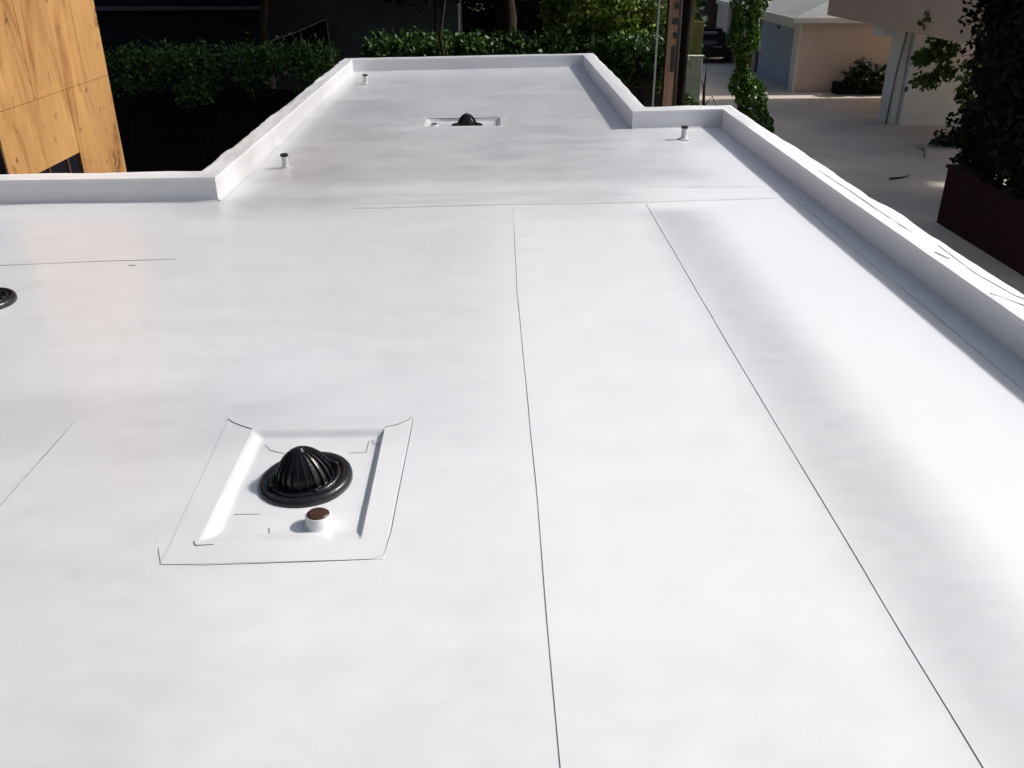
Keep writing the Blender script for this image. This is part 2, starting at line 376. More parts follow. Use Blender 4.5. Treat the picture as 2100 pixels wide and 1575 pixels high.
# crease lines along the wrinkled right cap, shadow and dirt put into their grey
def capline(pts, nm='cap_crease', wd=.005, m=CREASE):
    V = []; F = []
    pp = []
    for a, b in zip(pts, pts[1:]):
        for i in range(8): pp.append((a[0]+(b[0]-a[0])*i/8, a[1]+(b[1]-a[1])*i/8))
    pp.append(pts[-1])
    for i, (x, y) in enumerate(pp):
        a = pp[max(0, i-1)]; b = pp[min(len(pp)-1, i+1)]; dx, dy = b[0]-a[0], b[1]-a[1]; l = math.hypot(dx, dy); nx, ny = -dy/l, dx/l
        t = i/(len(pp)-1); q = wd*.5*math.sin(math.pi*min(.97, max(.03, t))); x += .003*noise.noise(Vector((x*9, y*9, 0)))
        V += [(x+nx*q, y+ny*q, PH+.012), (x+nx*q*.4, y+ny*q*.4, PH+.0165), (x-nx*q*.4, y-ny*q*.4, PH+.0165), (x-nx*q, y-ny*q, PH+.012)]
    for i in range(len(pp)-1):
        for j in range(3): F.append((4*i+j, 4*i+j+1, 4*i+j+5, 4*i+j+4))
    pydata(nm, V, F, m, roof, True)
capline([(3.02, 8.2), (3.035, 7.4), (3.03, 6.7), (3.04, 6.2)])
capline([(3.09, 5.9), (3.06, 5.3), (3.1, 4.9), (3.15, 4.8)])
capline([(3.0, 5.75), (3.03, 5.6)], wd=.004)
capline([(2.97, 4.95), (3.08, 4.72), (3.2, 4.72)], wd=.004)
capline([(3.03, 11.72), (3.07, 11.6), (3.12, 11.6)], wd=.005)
# outer walls that close the building
b = B(); b.box(-9.2, -9.0, -4.2, 8.1, G, PH); b.box(-9.0, 3.18, -4.2, -4.0, G, PH); b.out('parapet', TPO2, roof)

# ---------------------------------------------------------------- drain sumps let into the roof
def sstep(t): t = max(0, min(1, t)); return t*t*(3-2*t)
def sump(h, depth, wl_, wr_, wn_, wf_, st, floor_amp=.0015):
    x0, x1, y0, y1 = h; nx = int((x1-x0)/st); ny = int((y1-y0)/st); V = []; F = []
    for j in range(ny+1):
        for i in range(nx+1):
            x = x0+(x1-x0)*i/nx; y = y0+(y1-y0)*j/ny
            rc = .05
            f = min(sstep((x-x0)/wl_), sstep((x1-x)/wr_), sstep((y-y0)/wn_), sstep((y1-y)/wf_))
            z = .0015-depth*f+f*floor_amp*noise.noise(Vector((x*6, y*6, 1)))
            V.append((x, y, z))
    for j in range(ny):
        for i in range(nx):
            a = j*(nx+1)+i; F.append((a, a+1, a+nx+2, a+nx+1))
    return pydata('drain_sump', V, F, TPO2, roof, True)
def flange(h, outer, lift=.0019):
    """raised patch sheet: outline minus the sump opening"""
    x0, x1, y0, y1 = h
    inner = [(x0, y0), (x1, y0), (x1, y1), (x0, y1)]
    def dens(loop, n=14):
        r = []
        for a, b_ in zip(loop, loop[1:]+loop[:1]):
            r += [(a[0]+(b_[0]-a[0])*k/n, a[1]+(b_[1]-a[1])*k/n) for k in range(n)]
        return r
    I = dens(inner); O = outer
    V = []; F = []; n = len(I)
    assert len(O) == n
    for k in range(n):
        V.append((*I[k], .0016)); V.append(((I[k][0]*.5+O[k][0]*.5), (I[k][1]*.5+O[k][1]*.5), lift)); V.append((*O[k], lift)); V.append((O[k][0], O[k][1], -.001))
    for k in range(n):
        k2 = (k+1) % n
        for j in range(3): F.append((4*k+j, 4*k+j+1, 4*k2+j+1, 4*k2+j))
    pydata('patch_sheet', V, F, TPO2, roof)
def rloop(p, n=14, rc=(0, 0, 0, 0), sag=0):
    r = []
    for k in range(4):
        a, b_ = p[k], p[(k+1) % 4]
        for i in range(n):
            t = i/n; x = a[0]+(b_[0]-a[0])*t; y = a[1]+(b_[1]-a[1])*t
            if k == 2: y -= sag*math.sin(math.pi*t)**.6
            r.append((x, y))
    return r
H0 = HOLES[0]
sump(H0, .028, .065, .018, .12, .04, .01)
O0 = rloop([(-1.27, 2.755), (-.43, 2.765), (-.405, 3.90), (-1.31, 3.90)], sag=.085)
flange(H0, O0)
RG = .0021
bead([(-1.31, 2.86), (-1.268, 2.757), (-1.1, 2.748), (-.47, 2.765), (-.43, 2.79), (-.415, 2.95), (-.40, 3.895)], .0036, SEAMM, .002, lift=RG-.001)
bead([(-1.315, 3.91), (-1.285, 3.875), (-1.23, 3.835), (-1.17, 3.80)], .005, SEAMM, .004, lift=RG)
bead([(-.53, 3.80), (-.47, 3.825), (-.42, 3.87), (-.405, 3.90)], .005, SEAMM, .004, lift=RG)
bead([(-1.185, 2.90), (-1.17, 2.87), (-1.10, 2.875)], .005, SEAMM, .003, lift=.003)
def low(pts, z, wd, m): return bead(pts, wd, m, .0025, lift=z, zf=False)
low([(-.92, 3.02), (-.90, 2.93), (-.88, 2.89)], -.026, .007, SEAMD)
low([(-.555, 2.90), (-.60, 2.905)], -.014, .006, SEAMD)
low([(-1.09, 3.12), (-.98, 3.12)], -.026, .004, SEAML)
low([(-1.09, 3.70), (-1.05, 3.64), (-.98, 3.61)], -.026, .005, SEAML)
low([(-.68, 3.61), (-.60, 3.61), (-.60, 3.72)], -.026, .005, SEAML)
low([(-.58, 3.73), (-.57, 3.68), (-.545, 3.68)], -.02, .005, SEAMD)
H1 = HOLES[1]
sump(H1, .042, .07, .02, .08, .02, .012)
O1 = rloop([(-.97, 11.66), (.22, 11.66), (.22, 12.46), (-.97, 12.46)])
flange(H1, O1)
bead([(-.85, 12.37), (-.6, 12.345), (-.2, 12.35), (.125, 12.37), (.13, 11.80)], .016, SEAMD, .005, lift=.003)
# ---------------------------------------------------------------- roof drains
def drain(loc, label, tilt=(0, 0), first=None):
    if first:
        t = first.copy(); col.objects.link(t); t.location = loc; t['label'] = label; t.rotation_euler = (*tilt, random.uniform(0, 1))
        for ch in first.children:
            c = ch.copy(); col.objects.link(c); c.parent = t
            for g in ch.children: d = g.copy(); col.objects.link(d); d.parent = c
        return t
    t = empty('roof_drain', loc, label=label, cat='drain', group='black drains set in the white roof'); t.rotation_euler = (*tilt, 0)
    b = B(); b.lathe([(.155, .012), (.165, .024), (.185, .030), (.198, .026), (.205, .014), (.207, .004), (.205, -.012), (.19, -.014)], 64); b.out('outer_flange', BLACK, t)
    b = B(); b.lathe([(.112, .012), (.125, .006), (.135, .010), (.140, .024), (.147, .030), (.155, .028), (.159, .018), (.158, .006)], 64); b.out('clamping_ring', BLACK, t)
    for k in range(4):
        a = k*math.pi/2+.5; b = B(); b.tube([(math.cos(a)*.149, math.sin(a)*.149, .022), (math.cos(a)*.149, math.sin(a)*.149, .038)], .009, 6); b.out('bolt', BLACK, t)
    def dr(s):  # dome radius, height along s 0..1
        return .122*math.cos(s*math.pi/2)**.62, .008+.160*s**.95 if s else .008
    prof = [dr(s) for s in np.linspace(0, .97, 14)]
    b = B(); b.lathe([(.132, .004), (.130, .014), (.122, .016)]+[(r*.93, z) for r, z in prof]+[(.018, .169), (.006, .170)], 48, close=True); dome = b.out('strainer_dome', BLACK, t)
    # one raised rib, copied round the dome
    V = []; F = []; hw = .0035
    for s in np.linspace(0, .94, 12):
        r, z = dr(s); r2 = r*.93; o_ = r2+.013*math.sin(math.pi*min(1, .15+s*.85))**.5+.001; w_ = hw*(1-.35*s)
        V += [(r2-.003, -w_, z), (o_, -w_*.8, z+.002), (o_, w_*.8, z+.002), (r2-.003, w_, z)]
    for i in range(11):
        for j in range(3): F.append((4*i+j, 4*i+j+1, 4*i+j+5, 4*i+j+4))
    F += [(0, 1, 2, 3), (44, 47, 46, 45)]
    rib = pydata('rib', V, F, BLACK, dome)
    for k in range(1, 20):
        c = rib.copy(); col.objects.link(c); c.parent = dome; c.rotation_euler = (0, 0, k*2*math.pi/20)
    return t
d0 = drain((-.835, 3.365, -.020), 'large black domed roof drain nearest the camera, beside the brown capped stub', (R(1.5), R(-4.5)))
drain((-.30, 11.92, -.03), 'far black domed roof drain in the narrow part of the roof', (0, 0), d0)
drain((-3.34, 5.56, .012), 'black roof drain cut off by the left edge of the picture', (0, R(-1)), d0)
def stub(loc, s, label):
    t = empty('overflow_stub', loc, label=label, cat='pipe stub')
    b = B(); b.lathe([(.064*s, 0), (.056*s, .006), (.053*s, .014), (.052*s, .052*s), (.049*s, .056*s), (.046*s, .054*s), (.045*s, .046*s)], 32, sy=.95); b.out('tube', TPO2, t)
    b = B(); b.lathe([(.0465*s, .047*s), (.046*s, .056*s), (.040*s, .061*s), (.026*s, .064*s), (.003*s, .065*s)], 32, sy=.95, close=True); b.out('cap', RUST if s == 1 else RUBBER, t)
stub((-.722, 3.035, -.027), 1, 'small round brown plug in a short white pipe stub in front of the near drain')
stub((-.72, 11.87, -.04), .99, 'small black capped stub left of the far drain')

# ---------------------------------------------------------------- vent pipes
def vent(loc, label, r=.034, h=.14, first=None):
    if first:
        t = first.copy(); col.objects.link(t); t.location = loc; t['label'] = label; t.rotation_euler = (0, 0, random.random()*6)
        for ch in first.children: c = ch.copy(); col.objects.link(c); c.parent = t
        return t
    t = empty('vent_pipe', loc, label=label, cat='vent pipe', group='short vent pipes standing on the white roof')
    b = B(); b.lathe([(r+.045, .001), (r+.020, .006), (r+.006, .014), (r+.001, .03), (r, h*.5), (r+.001, h-.01)], 28); b.out('tube', PVC, t)
    b = B(); b.lathe([(r+.001, h-.016), (r+.008, h-.014), (r+.009, h+.004), (r+.004, h+.010), (r-.006, h+.008), (r-.008, h-.02), (.002, h-.022)], 28, close=True); b.out('rim', RUBBER, t)
    return t
v0 = vent((-2.15, 9.45, 0), 'vent pipe on the left, halfway along the left parapet of the narrow roof part')
vent((-2.08, 15.72, .006), 'farthest vent pipe, in the far left corner of the roof', first=v0)
vent((2.31, 10.80, .006), 'vent pipe on the right, in front of the short parapet beside the pole', first=v0)

# ---------------------------------------------------------------- plywood clad building on the left
ply = empty('plywood_clad_building', (-4.5, 11.17, G), label='tall building clad in stained orange plywood at the left edge', cat='building')
W = -4.5
def pbox(name, x0, x1, y0, y1, z0, z1, m, par, bev=0, **kw):
    b = B(); b.box(x0-par.location.x, x1-par.location.x, y0-par.location.y, y1-par.location.y, z0-par.location.z, z1-par.location.z, bev)
    return b.out(name, m, par, **kw)
pbox('wall', -12, W-.03, 8.5, 11.15, G, 8.2, DARKB, ply)
for (y0, y1) in ((8.46, 9.275), (9.28, 10.52), (10.526, 11.17)):
    for (z0, z1) in ((.735, 3.17), (3.175, 5.6), (5.605, 8.0)):
        pbox('plywood_panel', W-.018+random.uniform(-.003, .003), W+random.uniform(-.002, .002), y0, y1, z0, z1, PLY, ply)
pbox('plywood_panel', W-.018, W+.001, 10.012, 11.168, G, .730, PLY, ply)
pbox('plywood_panel', W-.020, W-.001, 8.46, 10.006, .072, .730, PLY, ply)
pbox('plywood_panel', W-.020, W-.001, 8.46, 8.80, G, .068, PLY, ply)
pbox('plywood_panel', W-.020, W-.001, 8.805, 10.006, G, -1.2, PLY, ply)
op = pbox('opening', W-.027, W-.024, 8.80, 10.01, -1.2, .07, GLASSD, ply)
for y in (9.28, 9.72):
    pbox('stud', W-.024, W-.012, y-.02, y+.02, -1.2, .07, mat('stud_red', (.05, .014, .012), .8), ply)
pbox('corner_board', W-.03, W-.018, 11.172, 11.20, G, 8.0, PLY, ply)
pbox('wall', W-.6, W-.02, 11.152, 11.168, G, 8.0, PLY, ply)

# ---------------------------------------------------------------- utility pole, conduit and posts
up = empty('utility_pole', (3.74, 19.3, G), label='brown wooden utility pole behind the roof corner, with black steps', cat='utility pole')
b = B(); b.tube([(0, 0, 0), (0, 0, 4.5), (0, 0, 9.5)], [.17, .15, .12], 20); b.out('shaft', POLED, up)
b = B(); b.box(-.15, .035, -.21, -.16, .4, 8.5, .006); b.out('cover_board', POLEW, up)
for z, o_ in ((4.20, .0), (3.99, .0), (3.70, -.03), (3.44, .0)):
    b = B(); b.box(-.045+o_, .06+o_, -.26, -.16, z-.05, z+.065, .006); b.out('step', RUBBER, up)
b = B(); b.box(-.06, .02, -.25, -.20, 2.75, 3.25, .005); b.out('junction_box', RUBBER, up)
cp = empty('conduit_pipe', (3.42, 19.3, G), label='thin pale metal conduit left of the utility pole', cat='conduit')
b = B(); b.tube([(0, 0, 0), (0, 0, 9)], .022, 10); b.out('tube', CONDUIT, cp)
for z in (2, 4.6, 7):
    b = B(); b.tube([(0, 0, z), (0, 0, z+.04)], .03, 10); b.out('coupling', CONDUIT, cp)
mp_ = empty('mossy_post', (6.02, 28.6, G), label='mossy yellow green wooden post right of the utility pole', cat='post')
b = B(); b.box(-.12, .12, -.1, .1, 0, 6.2, .01); b.out('shaft', MOSSW, mp_)
b = B(); b.box(.13, .42, -.06, 0, 2.1, 3.0, .01); b.out('board', MOSSW, mp_)
b = B(); b.box(-.14, -.02, -.14, -.1, 2.2, 6.2, .005); b.out('batten', mat('rust_batten', (.12, .05, .035), .8), mp_)
# low concrete garden wall with post
gw = empty('garden_wall', (6.15, 28, G), label='greenish stained concrete garden wall end below the black car', cat='wall')
b = B(); b.box(-.35, .22, 0, .22, 0, 2.05, .015); b.out('wall', GWALL, gw)
b = B(); b.box(-.37, .26, -.02, .24, 2.053, 2.10, .01); b.out('coping', GWALL, gw)
b = B(); b.box(-.3, 1.1, -.35, -.05, 0, .55, .02); b.out('plinth', GWALL, gw)

b = B(); b.tube([(.30, -.45, .0), (.27, -.42, .6), (.24, -.40, 1.2), (.27, -.38, 1.9)], [.06, .05, .04, .01], 8); b.tube([(.27, -.42, .7), (.5, -.42, 1.0), (.72, -.42, .55)], [.02, .015, .012], 6); b.tube([(.25, -.4, 1.2), (.12, -.4, 1.45)], [.02, .008], 6)
bs = b.out('bare_stem', TWIG); bs.location = (6.15, 28, G); tag(bs, 'thin dark bare stem in front of the greenish garden wall', 'plant stem')
wd_ = leafmesh('weeds', clumps((6.0, 27.5, -2.15), (.26, .15, .35), 16, 24, .18), .11, LF_IVY); tag(wd_, 'small green weeds at the foot of the greenish garden wall', 'weeds')

# ---------------------------------------------------------------- ivy column
iv = empty('ivy_column', (7.35, 27, G), label='tall post smothered in green ivy left of the garage', cat='ivy')
b = B(); b.tube([(.1, .1, 0), (.12, .1, 3), (.1, .1, 8)], [.16, .13, .11], 12); b.out('post', BARK, iv)
b = B(); b.tube([(.36, -.1, 2.3), (.30, -.05, 2.8), (.25, 0, 3.4), (.24, 0, 6)], .04, 8); b.out('stem', mat('pale_stem', (.28, .27, .2), .8), iv)
n = 5200; z = rng.random(n)*6.6; cx = .22*np.sin(z*1.5+.8)+.03*(3-z); rr = (.30+.10*np.sin(z*2.3)+.09*np.sin(z*5.1+1)); a = rng.random(n)*6.283
rr = rr*1.25; q = rr*(.65+.4*rng.random(n)); P = np.stack([cx*.5+np.cos(a)*q, np.sin(a)*q, z], 1)
k = z < 1.6; P[k, 0] += .28*(1.6-z[k])
leafmesh('foliage', P, .15, LF_IVY, iv, up=.5)

# ---------------------------------------------------------------- garage, right
ga = empty('garage_building', (11.5, 35, G), label='pink stucco garage with a blue grey door and shallow grey roof', cat='garage')
pbox('wall', 11.5, 20, 35, 35.18, G, -.35, STUCCO, ga)
pbox('wall', 11.5, 11.7, 40.95, 46, G, -.35, STUCCO, ga, label='stucco wall left of the garage door')
pbox('door', 11.62, 11.68, 35.60, 40.55, G+.02, -.72, DOORB, ga)
for i, y in enumerate((35.19, 40.87)): pbox('door_jamb', 11.46, 11.69, y, y+.42, G, -.68, TRIM, ga, .01)
pbox('lintel', 11.45, 11.70, 35.0+.19, 41.3, -.78, -.38, TRIM, ga, .01)
pbox('door_gap', 11.60, 11.66, 40.56, 40.86, G+.03, -.80, BLACK, ga)
pbox('handle', 11.57, 11.615, 38.0, 38.15, -.98, -.86, BLACK, ga)
pbox('corner_trim', 11.42, 11.497, 34.90, 35.17, G, -.38, TRIM, ga, .015)
b = B()
ex = [(11.15, 34.7), (11.15, 47), (15.6, 47), (15.6, 34.7)]
o = ga.location
def L3(x, y, z): return (x-o.x, y-o.y, z-o.z)
rv = [L3(11.15, 34.7, -.33), L3(11.15, 47, -.33), L3(15.6, 47, .9), L3(15.6, 39.0, .9), L3(15.6, 34.7, -.33), L3(15.6, 47, -.33)]
pydata('roof', rv, [(0, 1, 2, 3), (0, 3, 4), (0, 4, 5, 1)], SHING, ga)
pbox('fascia', 11.08, 11.148, 34.62, 47, -.52, -.34, TRIM, ga, .01)
pbox('fascia', 11.15, 15.6, 34.62, 34.70, -.52, -.34, TRIM, ga, .01)
pbox('soffit', 11.15, 11.49, 34.71, 47, -.40, -.37, TRIM, ga)

nb = empty('overhanging_building', (12, 28, G), label='brown pink building whose upper floor juts over the white ground wall', cat='building')
pbox('upper_floor', 12.0, 22, 23.2, 33.9, -.20, 1.1, STUCCO2, nb, .01)
pbox('beam', 12.10, 13.0, 29.0, 29.9, -.50, -.203, WHITEW, nb, .01)
b = B(); b.box(.66, 4.4, 0, .9, 0, 2.795, 0, rz=R(-4), piv=(.66, 0, 0)); b.out('ground_wall', WHITEW, nb)
b = B(); b.box(.45, .64, .25, 1.2, 0, 2.793, .01); b.out('pilaster', WHITEW, nb)
b = B(); b.tube([(.42, .10, 2.793), (.40, .12, 2.4), (.36, .2, 1.6), (.33, .25, 0)], .03, 8); b.out('downspout', mat('grey_downspout', (.16, .16, .16), .6), nb)
b = B(); b.box(.60, .70, -.04, -.003, 1.03, 1.18, .01); b.out('meter_box', BLACK, nb)

# planting bed by the garage wall
bed = tag(B().box(12.9, 15.6, 34.2, 34.9, G+.03, -2.55, .05).out('planter', FENCE), 'long black planter at the foot of the pink garage wall', 'planter')
sh = leafmesh('shrub', clumps((14.4, 34.3, -2.45), (1.5, .35, .45), 60, 26, .3), .16, LF_DARK); tag(sh, 'dark low shrub along the foot of the garage wall', 'shrub')
sh2 = leafmesh('shrub', clumps((13.7, 34.1, -2.1), (.35, .25, .35), 14, 30, .2), .15, leafmat('leaf_greyish', (.04, .045, .035), (.09, .10, .075))); tag(sh2, 'taller greyish shrub rising above the dark bed', 'shrub')

# grey building behind the car and its tree
gb = empty('grey_building', (10.3, 50, G), label='light grey wall behind the black parked car', cat='building')
pbox('wall', 11.9, 16, 50, 56, G, 4, mat('light_grey_wall', (.40, .41, .43), .85, (.34, .35, .36), 1.2, 5), gb)
pbox('wall', 6.0, 11.88, 50.2, 56, G, 4, mat('dark_brown_wall', (.05, .04, .03), .9, (.03, .025, .02), 1, 5), gb)
pbox('trim_strip', 11.82, 11.898, 49.9, 49.99, G, 4, DARKB, gb)

# ---------------------------------------------------------------- the parked car, seen from behind
car = empty('parked_car', (10.45, 44, G+.03), label='black car parked at the end of the driveway, seen from behind', cat='car')
def loft(secs, name, m, par, n=20):
    V = []; F = []
    for (y, hw, z0, z1, e) in secs:
        for k in range(n):
            a = 2*math.pi*(k+.5)/n; cxx = abs(math.cos(a))**e*math.copysign(1, math.cos(a)); szz = abs(math.sin(a))**e*math.copysign(1, math.sin(a))
            V.append((hw*cxx, y, (z0+z1)/2+(z1-z0)/2*szz))
    for i in range(len(secs)-1):
        for k in range(n): F.append((i*n+k, i*n+(k+1) % n, (i+1)*n+(k+1) % n, (i+1)*n+k))
    F += [tuple(range(n))[::-1], tuple((len(secs)-1)*n+k for k in range(n))]
    return pydata(name, V, F, m, par, True)
loft([(0, .78, .38, .82, .5), (.06, .90, .28, .95, .4), (.5, .93, .22, .98, .38), (2.2, .93, .2, .95, .35), (3.6, .92, .22, .88, .4), (4.3, .86, .26, .78, .45), (4.5, .7, .35, .66, .6)], 'body', CARP, car)
loft([(.15, .66, .85, 1.0, .6), (.55, .70, .85, 1.36, .45), (1.2, .70, .85, 1.46, .45), (2.3, .70, .85, 1.45, .45), (3.2, .68, .8, .98, .5)], 'cabin', GLASSD, car)
b = B(); b.box(-.56, .56, .7, 2.3, 1.43, 1.475, .02); b.out('roof_panel', CARP, car)
b = B(); b.box(-.55, .55, .17, .23, 1.02, 1.30, .02); b.out('rear_window', GLASSD, car)
for s in (-1, 1):
    b = B(); b.box(s*.74-.12, s*.74+.12, -.02, .05, .68, .82, .015); b.out('tail_lamp', LAMPR, car)
    for y in (.85, 3.55):
        wv = empty('wheel', (s*.84, y, .32)); wv.parent = car
        b = B(); b.tube([(-.1, 0, 0), (.1, 0, 0)], .32, 20); b.out('tyre', TYRE, wv)
        b = B(); b.tube([(-.105, 0, 0), (.105, 0, 0)], .2, 16); b.out('rim', CHROME, wv)
b = B(); b.tube([(-.55, -.035, .78), (-.49, -.035, .78)], .07, 12); b.out('emblem', CHROME, car)
b = B(); b.box(-.05, .42, -.035, -.01, .73, .75); b.out('trim_strip', CHROME, car)
b = B(); b.box(-.8, .8, -.06, .05, .34, .52, .03); b.out('bumper', CARP, car)

# ---------------------------------------------------------------- dark building on the left with a window
db = empty('dark_building', (-7.2, 30, G), label='charcoal building in deep shade beyond the left hedge', cat='building')
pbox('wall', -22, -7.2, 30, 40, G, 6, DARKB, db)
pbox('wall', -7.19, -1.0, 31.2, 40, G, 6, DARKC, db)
pbox('eave', -13, -6.9, 29.6, 29.99, .33, .42, DARKC, db)
# lean-to porch roof frame with thin light edge
def pt(v): return (v[0]+7.2, v[1]-30, v[2]-G)
b = B(); b.tube([pt((-6.84, 30.0, -.61)), pt((-5.97, 30.4, -.33)), pt((-5.19, 30.8, -.02))], .018, 6); b.out('porch_rail', FRAMEM, db)
b = B(); b.tube([pt((-5.95, 30.4, -.34)), pt((-5.93, 30.4, -1.2))], .016, 6); b.out('porch_post', FRAMEM, db)
b = B(); b.tube([pt((-5.18, 30.8, -.03)), pt((-5.10, 30.8, -1.2))], .014, 6); b.out('porch_post', FRAMEM, db)
b = B(); b.poly([pt((-6.84, 30.9, -.63)), pt((-5.2, 30.9, -.06)), pt((-5.2, 30.9, -1.4)), pt((-6.84, 30.9, -1.4))]); b.out('window', GLASSD, db)

# ---------------------------------------------------------------- fences and hedges of the yard
fe = empty('board_fence', (-16, 20.6, G), label='black board fence carrying the leafy vines behind the roof', cat='fence')
fb = None
for i in range(128):
    x = i*.152
    if fb is None:
        b = B(); b.box(0, .145, 0, .03, 0, 2.25); fb = b.out('board', FENCE, fe); fb.location = (x, 0, 0)
    else:
        c = fb.copy(); col.objects.link(c); c.parent = fe; c.location = (x, random.uniform(-.004, .004), random.uniform(-.01, .01))
b = B(); b.box(0, 19.5, .034, .08, .4, .5); b.out('rail', FENCE, fe)
b = B(); b.box(0, 19.5, .034, .08, 1.7, 1.8); b.out('rail', FENCE, fe)
def vine(name, x0, x1, y, z0, z1, nc, per, cr, size, m, label):
    o = leafmesh(name, boxclumps(x0, x1, y-.5, y+.5, z0, z1, nc, per, cr), size, m); tag(o, label, 'vine'); return o
VD = leafmat('leaf_vine', (.03, .08, .015), (.075, .14, .03), .5, .2)
vine('vine', -8.1, -5.6, 20.2, -.55, .05, 90, 34, .28, .085, VD, 'leafy green vine on the black fence right beside the plywood building')
vine('vine', -5.4, -3.3, 20.3, -.55, .10, 80, 34, .28, .085, VD, 'darker leafy vine on the fence below the porch rail')
vine('vine', -6.6, -5.9, 20.0, -.9, -.6, 18, 34, .2, .085, VD, 'drooping tuft of the leafy vine hanging down the black fence')

hd = leafmesh('hedge', boxclumps(-3.2, 5.2, 25.4, 26.6, -1.4, -.35, 300, 60, .36, top=.6), .13, leafmat('leaf_hedge', (.02, .05, .01), (.06, .12, .022), .5, .2))
tag(hd, 'long clipped green hedge running behind the far parapet', 'hedge')
hb = B().box(-3.4, 5.4, 25.8, 26.8, G, -.5, .1).out('hedge_core', TWIG, hd)  # solid dark box added inside the leaves to block light

# ---------------------------------------------------------------- trees
def T(name, x, y, zc, r, nc, per, cr, size, m, label, tr=.16, **kw):
    return tree(name, (x, y, G), 8, (x, y, zc), r, nc, per, cr, size, m, label, tr, **kw)
T('light_green_tree', 3.2, 26.9, .70, (1.7, 1.2, 1.2), 190, 60, .42, .13, LF_LITE, 'bright light green tree standing over the hedge left of the utility pole', .1)
T('dark_tree', -1.7, 29, 3.6, (3.4, 2.6, 3.0), 210, 70, .75, .26, LF_DARK, 'dark tree with a thin trunk behind the middle of the hedge', .06)
T('dark_tree', .6, 31, 4.8, (3.2, 2.6, 3.6), 200, 70, .8, .26, LF_DARK, 'dark tree with a thick grey trunk left of the bright tree', .38)
T('dark_tree', -6.0, 26, 5.2, (4.2, 3.4, 3.2), 240, 70, .9, .28, LF_DARK, 'dark tree with a crown added above view to shade the charcoal building')  # crown added overhead, out of view, to keep the yard dark
T('dark_tree', -11.0, 22, 5.5, (4, 4, 3.0), 200, 70, .9, .28, LF_DARK, 'unseen dark tree added behind the plywood building to shade the yard')  # out of view, added to block sky over the yard
T('dark_tree', 6.4, 36, 3.0, (2.6, 2.4, 4.2), 190, 70, .75, .26, LF_DARK, 'dark tree behind the utility pole and mossy post')
T('dark_tree', .5, 38, 3.0, (8, 2.4, 5.5), 420, 70, 1.0, .34, LF_DARK, 'wide dark tree closing off the yard')

# right side: dark tree overhanging the driveway, with the red wall below
rw = empty('red_wall', (8.98, 17, G), label='low dark red wall below the black tree at the right edge', cat='wall')
b = B(); b.box(0, .22, -9, .4, 0, 1.12, .02); b.out('wall', REDW, rw)
b = B(); b.box(-.03, .25, -9, .43, 1.123, 1.19, .01); b.out('coping', REDW, rw)
def vol(x0, x1, y0, y1, z0, z1, nc, per, cr):
    cc = np.array([x0, y0, z0])+rng.random((nc, 3))*np.array([x1-x0, y1-y0, z1-z0])
    k = rng.normal(size=(nc, per, 3)); k /= np.linalg.norm(k, axis=2)[..., None]; k *= rng.random((nc, per, 1))**.45*cr*(.5+rng.random((nc, 1, 1)))
    return (cc[:, None]+k).reshape(-1, 3)
P = np.concatenate([clumps((12.5, 20.5, 1.2), (1.9, 1.5, 1.9), 200, 90, .5, .2), clumps((11.4, 18.0, -.1), (1.75, 1.8, 1.9), 280, 90, .5, .2),
    clumps((9.9, 15.2, -.05), (1.55, 1.3, 1.9), 280, 90, .5, .2), clumps((13.2, 22.3, 0), (1.4, 1, 2.3), 120, 90, .5, .2), clumps((11.2, 19.3, -1.6), (1.05, .8, .9), 90, 90, .4, .2)])
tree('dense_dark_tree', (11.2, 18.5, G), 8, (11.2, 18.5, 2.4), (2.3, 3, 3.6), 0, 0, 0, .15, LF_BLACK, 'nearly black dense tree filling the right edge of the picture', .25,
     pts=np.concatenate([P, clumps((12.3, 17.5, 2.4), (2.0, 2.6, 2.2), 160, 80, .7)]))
vr = leafmesh('vine', np.concatenate([clumps((12.7, 26.4, -.9), (.55, .6, .75), 26, 30, .3), clumps((13.0, 26.0, .2), (.9, .6, .5), 26, 30, .3), clumps((13.6, 25.6, -1.3), (.6, .5, .9), 26, 30, .3)]), .17, LF_MID); tag(vr, 'green vine spilling over the white ground wall at right', 'vine')
vs = leafmesh('shrub', clumps((12.6, 24.8, -2.75), (.5, .4, .2), 14, 30, .22), .14, LF_DARK); tag(vs, 'small shrub on the concrete at the foot of the white wall', 'shrub')

# ---------------------------------------------------------------- added unseen crowns, their leaves spaced to shade roof and driveway
SX, SY = S.x/S.z, S.y/S.z
def shade_pts(x0, x1, y0, y1, z0, z1, cell, keep=1.0):
    """leaf centres spaced so that their shade falls evenly on x0..x1, y0..y1 of the roof"""
    nx = int((x1-x0)/cell); ny = int((y1-y0)/cell); i, j = np.meshgrid(np.arange(nx), np.arange(ny)); n = i.size
    x = x0+(i.ravel()+.5+.7*(rng.random(n)-.5))*cell; y = y0+(j.ravel()+.5+.7*(rng.random(n)-.5))*cell; z = z0+(z1-z0)*rng.random(n)
    k = rng.random(n) < keep
    return np.stack([x+SX*z, y+SY*z, z], 1)[k]
A = [shade_pts(-9, .25, -4, 8.3, 2.6, 3.8, 0.0938), shade_pts(.25, 1.36, -4, 8.3, 2.6, 3.8, 0.1224), shade_pts(1.37, 1.88, -2, 7.7, 2.2, 2.6, 0.0578), shade_pts(-9, -.9, -4, 4.2, 3, 4.4, 0.0911), shade_pts(-9, 0, 3.6, 8.6, 3, 4.4, 0.1115), shade_pts(-1.3, 1.2, -4, 2.4, 2.6, 4, 0.1605), shade_pts(.2, 1.3, 7.4, 8.6, 2.4, 4, 0.1292)]
st = empty('shade_caster_tree', (9.5, -3.2, G), label='unseen tree added behind the camera, its leaf layers shaped to shade the roof', cat='tree')
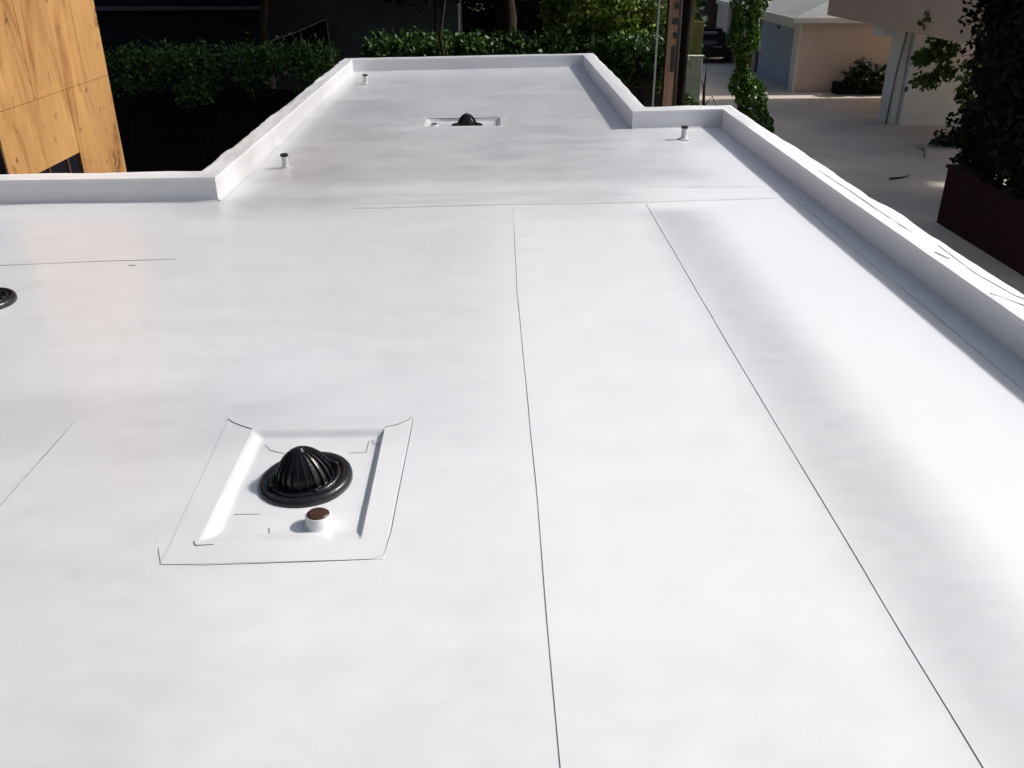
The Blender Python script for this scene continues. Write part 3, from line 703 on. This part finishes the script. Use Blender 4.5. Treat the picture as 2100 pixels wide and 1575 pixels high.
leafmesh('crown', np.concatenate(A[:2]+A[3:])-np.array((9.5, -3.2, G)), .055, LF_MID, st, jit=.1, face=tuple(S))
leafmesh('crown', A[2]-np.array((9.5, -3.2, G)), .052, LF_MID, st, jit=.1, face=tuple(S))  # added straight-edged leaf layer that shades the roof beside the lit strip
trunk_bm((0, 0, 0), (-1.2, 1, 7.2), .2, .08, 8, 3.2).out('trunk', BARK, st)
far = [shade_pts(-3.1, 1.9, 8.7, 18.5, 3.5, 6.5, .118), shade_pts(-3.0, 1.5, 8.0, 18.5, 3.5, 6.5, .15), shade_pts(-3.0, -1.3, 7.6, 14, 3.5, 6, .13), shade_pts(1.8, 2.3, 8.5, 12, 3.0, 5, .15), shade_pts(1.8, 3.4, 10.3, 12.5, 3, 5, .16)]
st2 = empty('shade_caster_tree', (4.22, 20.6, G), label='dark trunk right of the utility pole with added unseen boughs shading the narrow roof', cat='tree')
leafmesh('crown', np.concatenate(far)-np.array((4.22, 20.6, G)), .095, LF_MID, st2, face=tuple(S))  # crown added out of view to darken the narrow roof part
b = trunk_bm((0, 0, 0), (.1, 0, 9), .12, .09, 0, 3.0, wob=.03)
b.out('trunk', BARKD, st2)
T('dark_tree', -1.0, 21.6, 5.6, (4.2, 2.0, 2.3), 220, 70, .8, .26, LF_DARK, 'dark tree with a crown added above view to shade the vine covered fence', .05)  # crown above view, put in to keep sun off the vines
T('dark_tree', -15, 3, 4, (5, 8, 7), 300, 60, 1.0, .36, LF_DARK, 'unseen dark tree added past the left edge of the roof to block low sky', .2)  # added out of view, cuts the skylight from the left
T('dark_tree', -6, -9.5, 4, (6, 4, 7), 420, 60, 1.0, .36, LF_DARK, 'unseen dark tree added behind the camera on the left to darken the parapets', .2)  # added behind the camera to darken the parapet faces turned to it
T('dark_tree', 5, -9.5, 4, (6, 4, 7), 420, 60, 1.0, .36, LF_DARK, 'unseen dark tree added behind the camera on the right to darken the parapets', .2)  # second unseen tree added to cut skylight on the parapet faces
def bough(x0, x1, y0, y1, h0, h1, cell, keep):
    p = shade_pts(x0, x1, y0, y1, h0, h1, cell, keep); p[:, 2] += G; return p
for (x, y, x0, x1, y0, y1, cell, tx) in ((14.5, 9, 3.3, 14, 6, 19.5, .6, 'unseen sparse tree added beyond the dark red wall to dapple the driveway'), (20, 25, 3.6, 12, 19.5, 36, .5, 'unseen tree added behind the overhanging building to filter sun on the driveway')):
    st = empty('shade_caster_tree', (x, y, G), label=tx, cat='tree')
    leafmesh('crown', bough(x0, x1, y0, y1, 7, 11, cell, 1)-np.array((x, y, G)), .28, LF_DARK, st, jit=.5)  # unseen leaf layer added to thin the sun on the driveway
    trunk_bm((0, 0, 0), (0, 0, 8.5), .22, .1, 8, 3.5).out('trunk', BARK, st)
# ---------------------------------------------------------------- litter on the driveway
b = B(); b.tube([(9.5, 21.0, G+.05), (9.85, 21.1, G+.06), (10.15, 21.35, G+.05)], [.03, .022, .008], 6); tag(b.out('fallen_twig', TWIG), 'short dark fallen twig lying on the driveway', 'twig')
b = B(); b.tube([(11.4, 23.4, G+.05), (11.7, 24.1, G+.06), (11.95, 24.9, G+.05)], [.014, .012, .006], 6); b.tube([(11.7, 24.1, G+.06), (11.68, 24.7, G+.09)], [.012, .005], 6); tag(b.out('fallen_twig', TWIG), 'thin forked fallen twig farther up the driveway', 'twig')
